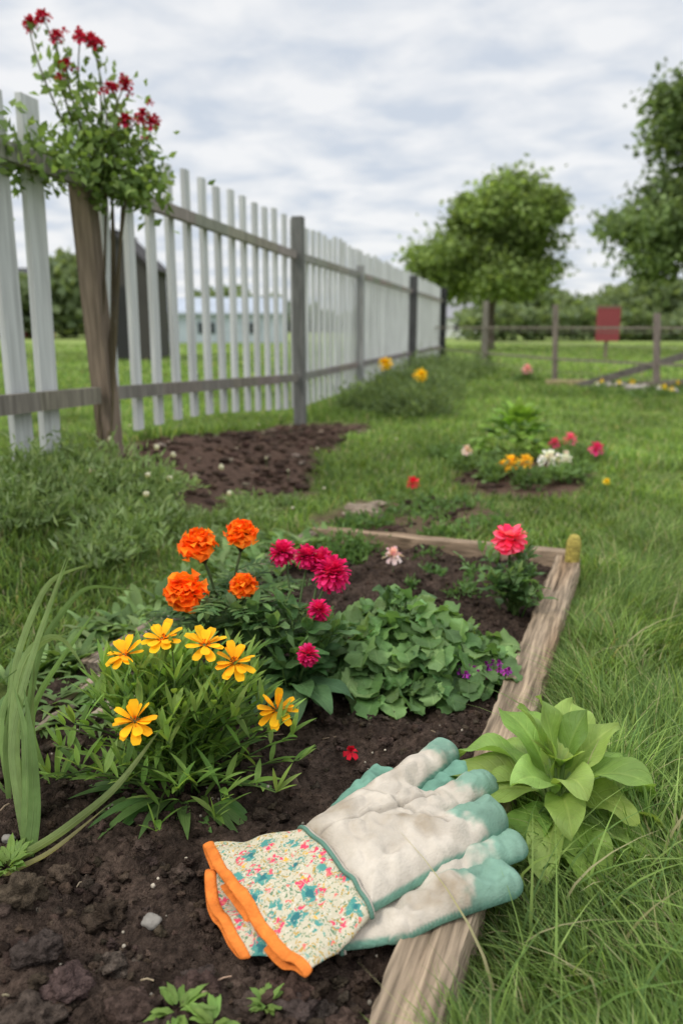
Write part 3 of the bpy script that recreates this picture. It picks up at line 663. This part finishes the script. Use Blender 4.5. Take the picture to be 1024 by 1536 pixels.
for k in range(12):
    y=R.uniform(1.9,4);x=R.uniform(-.4,.1)*y
    if inbed(np.array(x),np.array(y),-.05): continue
    z=float(gz(np.array(x),np.array(y)))
    blob(G,(x,y,z+.03),.005,(.60,.57,.45),.2,1);tube(G,[(x,y,z-.01),(x,y,z+.03)],.001,(.1,.18,.05),4)
G.build('white_clover_flowers',[M_leaf,M_petal])
# ---------- picket fence ----------
G=Geo()
fd=unit(A(.227,1,0));fn=unit(A(1,-.227,0))
def FP(y,off=0.,z=0.): return A(-1.3155+.227*y,y,z)+fn*off
def rail(y0,y1,z0,z1,h,w,off,col):
    m=max(2,int((y1-y0)/.3))
    for i in range(m):
        a=y0+(y1-y0)*i/m;b2=y0+(y1-y0)*(i+1)/m;za=z0+(z1-z0)*i/m;zb_=z0+(z1-z0)*(i+1)/m
        c=(FP(a,off,za)+FP(b2,off,zb_))/2;ax=(FP(b2,off,zb_)-FP(a,off,za))/2
        box(G,c,ax,fn*w/2,Z*h/2,jit(col,.05),1)
pk=[1.30,1.46,1.62,1.78,1.94,2.115,2.255,2.615]
y=2.775
while y<12.4:
    pk.append(y);y+=.158 if y<4.6 else .145
for y in pk:
    zt=1.13+.010*R.normal();zbm=float(.20-.12*sst(np.array(y),3,5))
    w=.078 if y<2.4 else (.048 if y<4.6 else .054)
    lean=R.normal()*.006;up=unit(Z+fd*lean*2)
    col=A(.52,.53,.52)*(1+.10*(R.rand()*2-1))
    h=(zt-zbm)/2;c=FP(y,-.020,(zt+zbm)/2)
    box(G,c,fd*w/2,fn*.009,up*h,col,0)
rail(.9,2.46,.39,.345,.050,.025,.012,(.20,.18,.155))
rail(2.54,4.61,.345,.265,.042,.025,.012,(.20,.18,.155))
rail(4.69,12.4,.265,.25,.042,.025,.012,(.22,.20,.18))
rail(.9,2.46,.99,.965,.045,.025,.012,(.24,.22,.185))
rail(2.54,4.61,.963,.935,.042,.025,.012,(.27,.24,.21))
rail(4.69,12.4,.935,.93,.042,.025,.012,(.28,.26,.23))
def post(y,zb_,zt,w,col,off=.03,lean=0.):
    c=FP(y,off,(zb_+zt)/2);h=(zt-zb_)/2;up=unit(Z+A(lean,0,0))*h
    box(G,c,fd*w/2,fn*w/2,up,col,1)
post(2.50,.05,.965,.058,(.20,.155,.115),.006,-.045)
post(4.65,-.05,1.14,.062,(.155,.155,.145),.02)
post(6.3,-.05,1.0,.05,(.28,.28,.27),.03)
post(9.2,-.05,1.10,.08,(.075,.075,.075),.03);post(12.45,-.05,1.12,.09,(.04,.04,.04),.03)
M_wz=attr_mat('fence_wood',.85,0,90,.35,.7,150,stretch=(1,1,.08),bdist=.003,spec=.12)
G.build('picket_fence',[M_paint,M_wz],smooth=False)
# ---------- climbing rose ----------
G=Geo();fl=[(-.860,2.45,1.366),(-.822,2.45,1.383),(-.789,2.45,1.333),(-.7245,2.45,1.333),(-.70,2.47,1.33),(-.6795,2.45,1.316),(-.767,2.45,1.261),(-.65,2.45,1.203),(-.603,2.45,1.213),(-.611,2.45,1.12),(-.56,2.45,1.133),(-.537,2.45,1.11)]
cols=[(.13,.20,.058),(.175,.265,.075),(.24,.33,.105)]
rb=A(-.74,2.46,.15)
for f in fl:
    f=A(*f);mid=A(-.70+R.normal()*.03,2.50,.95);c=curve(mid,f,.02,9,.08);tube(G,c,np.linspace(.004,.0018,9),(.14,.15,.07),5,0)
    pom(G,f,(R.normal()*.3,-.8,.7),.024,[(.45,.015,.05),(.56,.03,.09),(.34,.01,.03)],3,7,.75)
    for k in range(3): pom(G,f+R.normal(size=3)*A(.02,.01,.014),(0,-.7,.8),.013,[(.45,.015,.05)],2,5,.8,n=3)
    t=R.rand(24)**.9;P=mid*(1-t[:,None])+f*t[:,None]+R.normal(size=(24,3))*.02;D=rdirs(24,.4);cards(G,P,D,perp(D),.030,.017,cvar(cols,24))
for k in range(5): tube(G,curve(rb+A(R.normal()*.02,0,0),(-.70+R.normal()*.04,2.5,.95),0,8,.05),.004,(.16,.13,.08),6,0)
def cl(c,rad,n):
    P=A(*c)+R.normal(size=(n,3))*A(*rad);D=rdirs(n,.4);s=.022+.018*R.rand(n);cards(G,P,D,perp(D),s,s*.6,cvar(cols,n))
cl((-.67,2.50,1.00),(.06,.05,.05),400);cl((-.58,2.50,1.0),(.04,.05,.05),150);cl((-.74,2.46,1.07),(.045,.05,.05),170)
cl((-.84,2.3,.98),(.09,.09,.035),620);cl((-.93,2.12,1.0),(.08,.12,.045),480);cl((-.62,2.50,.94),(.06,.05,.03),220);cl((-.69,2.48,1.15),(.05,.05,.06),90);cl((-.80,2.47,1.24),(.04,.04,.05),40)
G.build('climbing_rose_bush',[M_far,M_petal])
# ---------- weeds by the fence (left) ----------
G=Geo();wc3=[(.18,.265,.09),(.24,.33,.13),(.30,.38,.18)]
for k in range(34):
    y=R.uniform(1.65,2.30);x=-1.3155+.227*y+R.uniform(.02,.42)
    z=float(gz(np.array(x),np.array(y)))
    bush(G,(x,y,z),(.09,.09,.06+.09*R.rand()),260,.026,wc3,.28,up=1.)
for k in range(22):
    y=R.uniform(2.0,2.5);x=-1.3155+.227*y+R.uniform(.42,.60);z=float(gz(np.array(x),np.array(y)))
    bush(G,(x,y,z-.01),(.07,.07,.045),120,.022,wc3,.3,up=1.)
for k in range(9):
    y=R.uniform(1.9,2.5);x=-1.3155+.227*y+R.uniform(.15,.5);z=float(gz(np.array(x),np.array(y)))
    blob(G,(x,y,z+.06+.06*R.rand()),.008,(.70,.67,.52),.3,1)
G.build('wildflower_weeds',[M_far,M_petal])
G=Geo()
for k in range(46):
    y=4.85+5.2*R.rand()**1.2;x=-1.3155+.227*y+R.uniform(.12,.50+.04*y)
    bush(G,(x,y,0),(.20,.22,.18+.16*R.rand()),420,.05,[(.12,.175,.07),(.16,.22,.09),(.20,.265,.11)],.25,up=1.1)
for (x,y,z) in [(.27,5.0,.33),(.50,5.1,.255)]:
    tube(G,[(x,y,0),(x,y,z)],.004,(.08,.14,.04),5);pom(G,(x,y,z),(0,-.8,.6),.048,[(.90,.60,.02),(.88,.55,.01)],3,9,.75)
G.build('fence_border_shrubs',[M_far,M_petal])
# ---------- far bed ----------
G=Geo()
for k in range(120):
    a=R.rand()*6.28;q=R.rand()**.5;p=A(.78+math.cos(a)*.14*q,3.5+math.sin(a)*.12*q,.02+.14*(1-q*q))
    leaf(G,p,A(math.cos(a)*q,math.sin(a)*q-.1,.6),.07+.04*R.rand(),.045,jit((.19,.32,.05),.2),'ellip',1.,.25,6)
G.build('leafy_border_plant',[M_leaf])
G=Geo()
dk=[(.11,.18,.055),(.15,.235,.08)]
for (x,y,r) in [(.52,3.2,.12),(.62,3.05,.1),(.95,3.3,.10),(1.05,3.35,.12),(.80,2.9,.08),(.66,2.8,.06),(.45,3.4,.1),(.88,2.98,.08),(.55,2.9,.07)]: bush(G,(x,y,0),(r,r,.08),260,.03,dk,.4)
for (x,y,z,r,c) in [(.64,2.98,.05,.035,(.88,.50,.03)),(.70,3.0,.05,.035,(.88,.55,.05)),(.60,2.95,.04,.03,(.85,.5,.04)),(.79,3.0,.06,.045,(.85,.83,.8)),(.85,3.0,.05,.035,(.8,.78,.75)),(1.03,3.2,.07,.035,(.75,.05,.22)),(.98,3.4,.08,.035,(.8,.15,.3)),(.90,3.35,.07,.03,(.7,.08,.2)),(.88,3.1,.06,.02,(.85,.75,.75)),(.50,3.15,.07,.025,(.8,.6,.55)),(.93,2.75,.02,.015,(.85,.6,.03))]:
    pom(G,(x,y,z),(0,-.5,1),r,[c],3,8,.7);tube(G,[(x,y,-.01),(x,y,z)],.003,dk[0],4)
G.build('border_flowers',[M_far,M_petal])
G=Geo()
for (x,y,r) in [(.24,2.33,.14),(.10,2.25,.08),(.38,2.45,.13),(.22,2.52,.14),(.44,2.2,.10),(.30,2.12,.08),(.02,2.2,.07)]: bush(G,(x,y,-.02),(r,r,.05),300,.022,[(.10,.18,.055),(.15,.24,.075)],.4)
p=(.235,2.58,.05);pom(G,p,(0,-.6,1),.024,[(.7,.02,.06)],3,8,.6);tube(G,[(p[0],p[1],0),p],.002,dk[0],4)
G.build('ground_cover_plant',[M_far,M_petal])
G=Geo()
for (x,y,r) in [(.06,2.42,.035),(.09,2.36,.03),(.03,2.33,.025),(.12,2.48,.02)]: blob(G,(x,y,-.003),r,(.24,.19,.14),.5,squash=(1.3,.8,.5),sub=4)
G.build('edging_stones',[M_stone])
# ---------- rail fence ----------
G=Geo();posts=[(1.72,9.8,.85,.06),(1.30,12.0,.75,.07),(2.10,8.0,.76,.045),(2.66,6.85,.66,.045),(3.3,6.2,.7,.05),(1.10,11.5,.5,.05)]
for (x,y,h,w) in posts: box(G,(x,y,h/2-.05),A(w/2,0,0),A(0,w/2,0),(R.normal()*.02,0,h/2+.05),jit((.24,.205,.165),.1))
seq=[(1.30,12.0),(1.72,9.8),(2.10,8.0),(2.66,6.85),(3.3,6.2)]
def beam(p0,p1,w,col):
    p0=A(*p0);p1=A(*p1);ax=(p1-p0)/2;s=unit(np.cross(ax,Z));box(G,(p0+p1)/2,ax,s*w/2,unit(np.cross(s,ax))*w/2,col)
for (a,b2) in zip(seq[:-1],seq[1:]):
    for z in (.12,.38,.5): tube(G,[(*a,z),(*b2,z)],.003,(.20,.18,.15),4)
    for z in (.24,.54): beam((*a,z),(*b2,z),.020,(.20,.175,.14))
beam((2.18,7.5,.0),(3.35,7.0,.42),.065,(.15,.135,.12));beam((1.95,7.7,.02),(2.5,7.6,.03),.07,(.38,.31,.17));beam((2.5,7.4,.03),(3.6,6.9,.1),.05,(.24,.21,.16))
G.build('wooden_rail_fence',[M_wz],smooth=False)
G=Geo()
box(G,(4.62,14.2,.60),(.20,0,0),(0,.02,0),(0,0,.30),(.26,.055,.06));box(G,(4.62,14.23,.2),(.03,0,0),(0,.008,0),(0,0,.4),(.2,.16,.12));box(G,(4.62,14.178,.88),(.205,0,0),(0,.005,0),(0,0,.012),(.2,.16,.12))
G.build('red_sign_board',[M_wall],smooth=False)
G=Geo()
for k in range(26):
    x=2.4+R.rand()*1.3;y=6.6+R.rand()*.9;blob(G,(x,y,.03),.03+.03*R.rand(),(.33,.30,.26),.3,0,(1.2,1,.7))
G.build('rubble_stones',[M_stone])
G=Geo()
for k in range(40):
    x=R.uniform(2.1,3.6);y=R.uniform(6.2,7.6);bush(G,(x,y,-.01),(.08,.08,.07),60,.04,dk,.4)
    if k%2==0: pom(G,(x,y,.07),(0,-.5,1),.024,[[(.85,.6,.02),(.85,.6,.05),(.8,.75,.7)][R.randint(3)]],2,6,.7,n=3)
x,y,z=1.88,8.2,.1;bush(G,(x,y,0),(.15,.15,.1),200,.05,dk,.4);pom(G,(x,y,z+.03),(0,-.6,1),.06,[(.8,.35,.42)],3,8,.6)
G.build('wildflower_patch',[M_far,M_petal])
# ---------- trees ----------
def tree(name,base,fork,ells,ncl,nleaf,ls,tr,cols,bcol=(.14,.11,.085)):
    G=Geo();base=A(*base);fork=A(*fork)
    tube(G,curve(base,fork,0,6,.15),np.linspace(tr*1.25,tr*.75,6),bcol,10,1)
    cc=[];w=np.array([e[3]*e[4]*e[5] for e in ells]);w=w/w.sum()
    for k in range(ncl):
        e=ells[R.choice(len(ells),p=w)];d=rdirs(1)[0];q=R.rand()**.38*.9
        cc.append(A(*e[:3])+d*q*A(*e[3:6]))
    cc=np.array(cc)
    hubs=[A(*e[:3])*.5+fork*.5 for e in ells]
    for h in hubs: tube(G,curve(fork,h,.1,6,.25),np.linspace(tr*.6,tr*.32,6),bcol,7,1)
    for c in cc:
        h=min(hubs,key=lambda q:np.linalg.norm(q-c));tube(G,curve(h,c,.08,5,.3),np.linspace(tr*.22,tr*.05,5),bcol,5,1)
    sz=np.array([e[3] for e in ells]).mean()
    k=R.randint(0,ncl,nleaf);cs=.10+.10*R.rand(ncl);P=cc[k]+R.normal(size=(nleaf,3))*(cs[k]*sz)[:,None]*A(1,1,.62)
    D=rdirs(nleaf,-.1);s=ls*(.6+.8*R.rand(nleaf));tint=(.7+.6*R.rand(ncl))[k][:,None]
    cards(G,P,D,perp(D),s,s*.65,cvar(cols,nleaf,.3)*tint)
    return G.build(name,[M_far,M_bark])
tc=[(.16,.225,.065),(.20,.28,.085),(.26,.34,.11)]
tree('shade_tree',(3.6,20,-.1),(3.65,20,1.25),[(3.45,20,1.95,1.9,1.6,.95),(3.95,20,3.0,1.3,1.3,1.0)],85,34000,.14,.14,tc)
tree('oak_tree',(9.4,18,-.1),(9.2,18,1.8),[(6.9,18,2.75,1.5,1.6,1.25),(7.9,18,4.6,1.5,1.5,1.6),(9.4,18,4.2,2.2,2,2.6)],150,46000,.15,.25,[(.12,.175,.07),(.16,.22,.09),(.20,.27,.105)])
G=Geo()
def hedge(x0,x1,y0,y1,h0,n,s,cols):
    x=R.uniform(x0,x1,n);y=R.uniform(y0,y1,n);hh=h0*(.75+.45*vn(x*.16,y*.1,0,60)+.2*vn(x*.6,y*.3,0,61));z=hh*R.rand(n)**.6
    D=rdirs(n,.3);cards(G,np.stack([x,y,z],1),D,perp(D),s,s*.8,cvar(cols,n,.3))
hc=[(.13,.175,.09),(.165,.215,.10),(.20,.25,.12)]
hedge(10,60,60,72,3.6,16000,.9,hc);hedge(-60,10,80,92,3.6,14000,1.0,hc);hedge(5,22,32,36,1.5,7000,.35,hc);hedge(-30,-11,38,44,4.0,9000,.6,hc)
G.build('tree_line',[M_far])
tree('garden_tree',(-7.9,17,-.1),(-7.9,17,1.2),[(-7.9,17,2.4,1.1,1.1,1.2)],30,9000,.14,.12,tc)
e=empty('wooden_shed');G=Geo();c=A(-3.75,14.5,0)
box(G,c+A(0,0,.75),(.55,0,0),(0,.7,0),(0,0,.75),(.06,.055,.05));box(G,c+A(0,-.705,.6),(.22,0,0),(0,.008,0),(0,0,.6),(.03,.03,.03))
for sx in(-1,1): box(G,c+A(sx*.25,-.712,.6),(.012,0,0),(0,.006,0),(0,0,.6),(.12,.1,.08))
G.add([c+A(-.55,-.7,1.5),c+A(.55,-.7,1.5),c+A(0,-.7,2.05),c+A(-.55,.7,1.5),c+A(.55,.7,1.5),c+A(0,.7,2.05)],[[[0,1,2],[5,4,3]]],(.06,.055,.05))
G.build('walls',[M_wall],smooth=False,parent=e,recenter=False)
G=Geo()
for sx in(-1,1):
    box(G,c+A(sx*.30,0,1.78),(sx*.33,0,-.31),(0,.78,0),(.015,0,.02),(.045,.04,.04))
G.build('roof',[M_wall],smooth=False,parent=e,recenter=False)
def house(name,c,w,d,h,rh,wc,rc):
    e=empty(name);c=A(*c);G=Geo();box(G,c+A(0,0,h/2),(w/2,0,0),(0,d/2,0),(0,0,h/2),wc)
    G.add([c+A(-w/2,-d/2,h),c+A(-w/2,d/2,h),c+A(-w/2,0,h+rh),c+A(w/2,-d/2,h),c+A(w/2,d/2,h),c+A(w/2,0,h+rh)],[[[0,1,2],[5,4,3]]],wc);G.build('walls',[M_wall],smooth=False,parent=e,recenter=False)
    G=Geo()
    for s in(-1,1): box(G,c+A(0,s*d/4*1.06,h+rh/2+.03),(w/2+.15,0,0),(0,s*d/4*1.08,-rh/2*1.08),(0,.02,.04),rc)
    G.build('roof',[M_wall],smooth=False,parent=e,recenter=False);G=Geo()
    for k in(-.3,0,.3): box(G,c+A(k*w,-d/2-.01,h*.5),(min(w*.06,.3),0,0),(0,.015,0),(0,0,h*.18),(.05,.06,.07))
    G.build('windows',[M_wall],smooth=False,parent=e,recenter=False)
house('white_farmhouse',(6.1,45,0),2.2,3,1.0,.7,(.7,.7,.7),(.25,.25,.26))
house('blue_grey_outbuilding',(-4.7,30,0),5.2,3,1.0,.5,(.42,.47,.54),(.36,.40,.46))
house('red_barn',(-20.5,46,0),7,5,2.2,1.4,(.30,.07,.05),(.06,.06,.065))
# ---------- camera, world, light ----------
cd=bpy.data.cameras.new('camera');cam=bpy.data.objects.new('camera',cd);sc.collection.objects.link(cam)
cam.location=(0,0,.55);cam.rotation_euler=(math.radians(90-13.1),0,0);cd.sensor_fit='VERTICAL';cd.sensor_height=36;cd.lens=28;cd.clip_start=.02;cd.clip_end=2000
cd.dof.use_dof=True;cd.dof.focus_distance=.90;cd.dof.aperture_fstop=4.6
sc.camera=cam
w=bpy.data.worlds.new('World');sc.world=w;w.use_nodes=True;nt=w.node_tree;nt.nodes.clear();L=nt.links.new
el=math.radians(52);azs=math.radians(-120)
sky=N(nt,'ShaderNodeTexSky',sky_type='NISHITA');sky.sun_disc=False;sky.sun_elevation=el;sky.sun_rotation=azs
bg1=N(nt,'ShaderNodeBackground');bg1.inputs[1].default_value=.13;L(sky.outputs[0],bg1.inputs[0])
tc_=N(nt,'ShaderNodeTexCoord');sp=N(nt,'ShaderNodeSeparateXYZ');L(tc_.outputs['Generated'],sp.inputs[0])
mz=N(nt,'ShaderNodeMath',operation='MAXIMUM');L(sp.outputs[2],mz.inputs[0]);mz.inputs[1].default_value=0
az_=N(nt,'ShaderNodeMath',operation='ADD');L(mz.outputs[0],az_.inputs[0]);az_.inputs[1].default_value=.16
dv=N(nt,'ShaderNodeMath',operation='DIVIDE');dv.inputs[0].default_value=1;L(az_.outputs[0],dv.inputs[1])
vs=N(nt,'ShaderNodeVectorMath',operation='SCALE');L(tc_.outputs['Generated'],vs.inputs[0]);L(dv.outputs[0],vs.inputs['Scale'])
mp=N(nt,'ShaderNodeMapping');mp.inputs['Scale'].default_value=(1.7,1.9,0);mp.inputs['Rotation'].default_value=(0,0,.45);L(vs.outputs[0],mp.inputs[0])
nz=N(nt,'ShaderNodeTexNoise');nz.inputs['Scale'].default_value=2.1;nz.inputs['Detail'].default_value=6;nz.inputs['Roughness'].default_value=.52;nz.inputs['Distortion'].default_value=.25;L(mp.outputs[0],nz.inputs['Vector'])
cr=N(nt,'ShaderNodeValToRGB');cr.color_ramp.elements[0].position=.34;cr.color_ramp.elements[0].color=(.65,.71,.80,1);cr.color_ramp.elements[1].position=.62;cr.color_ramp.elements[1].color=(.94,.945,.955,1)
e2=cr.color_ramp.elements.new(.48);e2.color=(.80,.83,.875,1);L(nz.outputs[0],cr.inputs[0])
gr=N(nt,'ShaderNodeMapRange',interpolation_type='SMOOTHSTEP');gr.inputs['From Min'].default_value=.33;gr.inputs['From Max'].default_value=.95;gr.inputs['To Min'].default_value=1.0;gr.inputs['To Max'].default_value=2.5;L(sp.outputs[2],gr.inputs[0])
bg2=N(nt,'ShaderNodeBackground');L(cr.outputs[0],bg2.inputs[0]);L(gr.outputs[0],bg2.inputs[1])
ms=N(nt,'ShaderNodeMixShader');ms.inputs[0].default_value=.93;L(bg1.outputs[0],ms.inputs[1]);L(bg2.outputs[0],ms.inputs[2])
wo=N(nt,'ShaderNodeOutputWorld');L(ms.outputs[0],wo.inputs[0])
ld=bpy.data.lights.new('sun','SUN');ld.energy=1.5;ld.angle=math.radians(14);ld.color=(1,.93,.82);lo=bpy.data.objects.new('sun',ld);sc.collection.objects.link(lo)
sd=Vector((math.sin(azs)*math.cos(el),math.cos(azs)*math.cos(el),math.sin(el)));lo.rotation_euler=sd.to_track_quat('Z','Y').to_euler();lo.location=(-3,-2,6)
sc.view_settings.view_transform='Standard';sc.view_settings.look='None';sc.view_settings.exposure=0
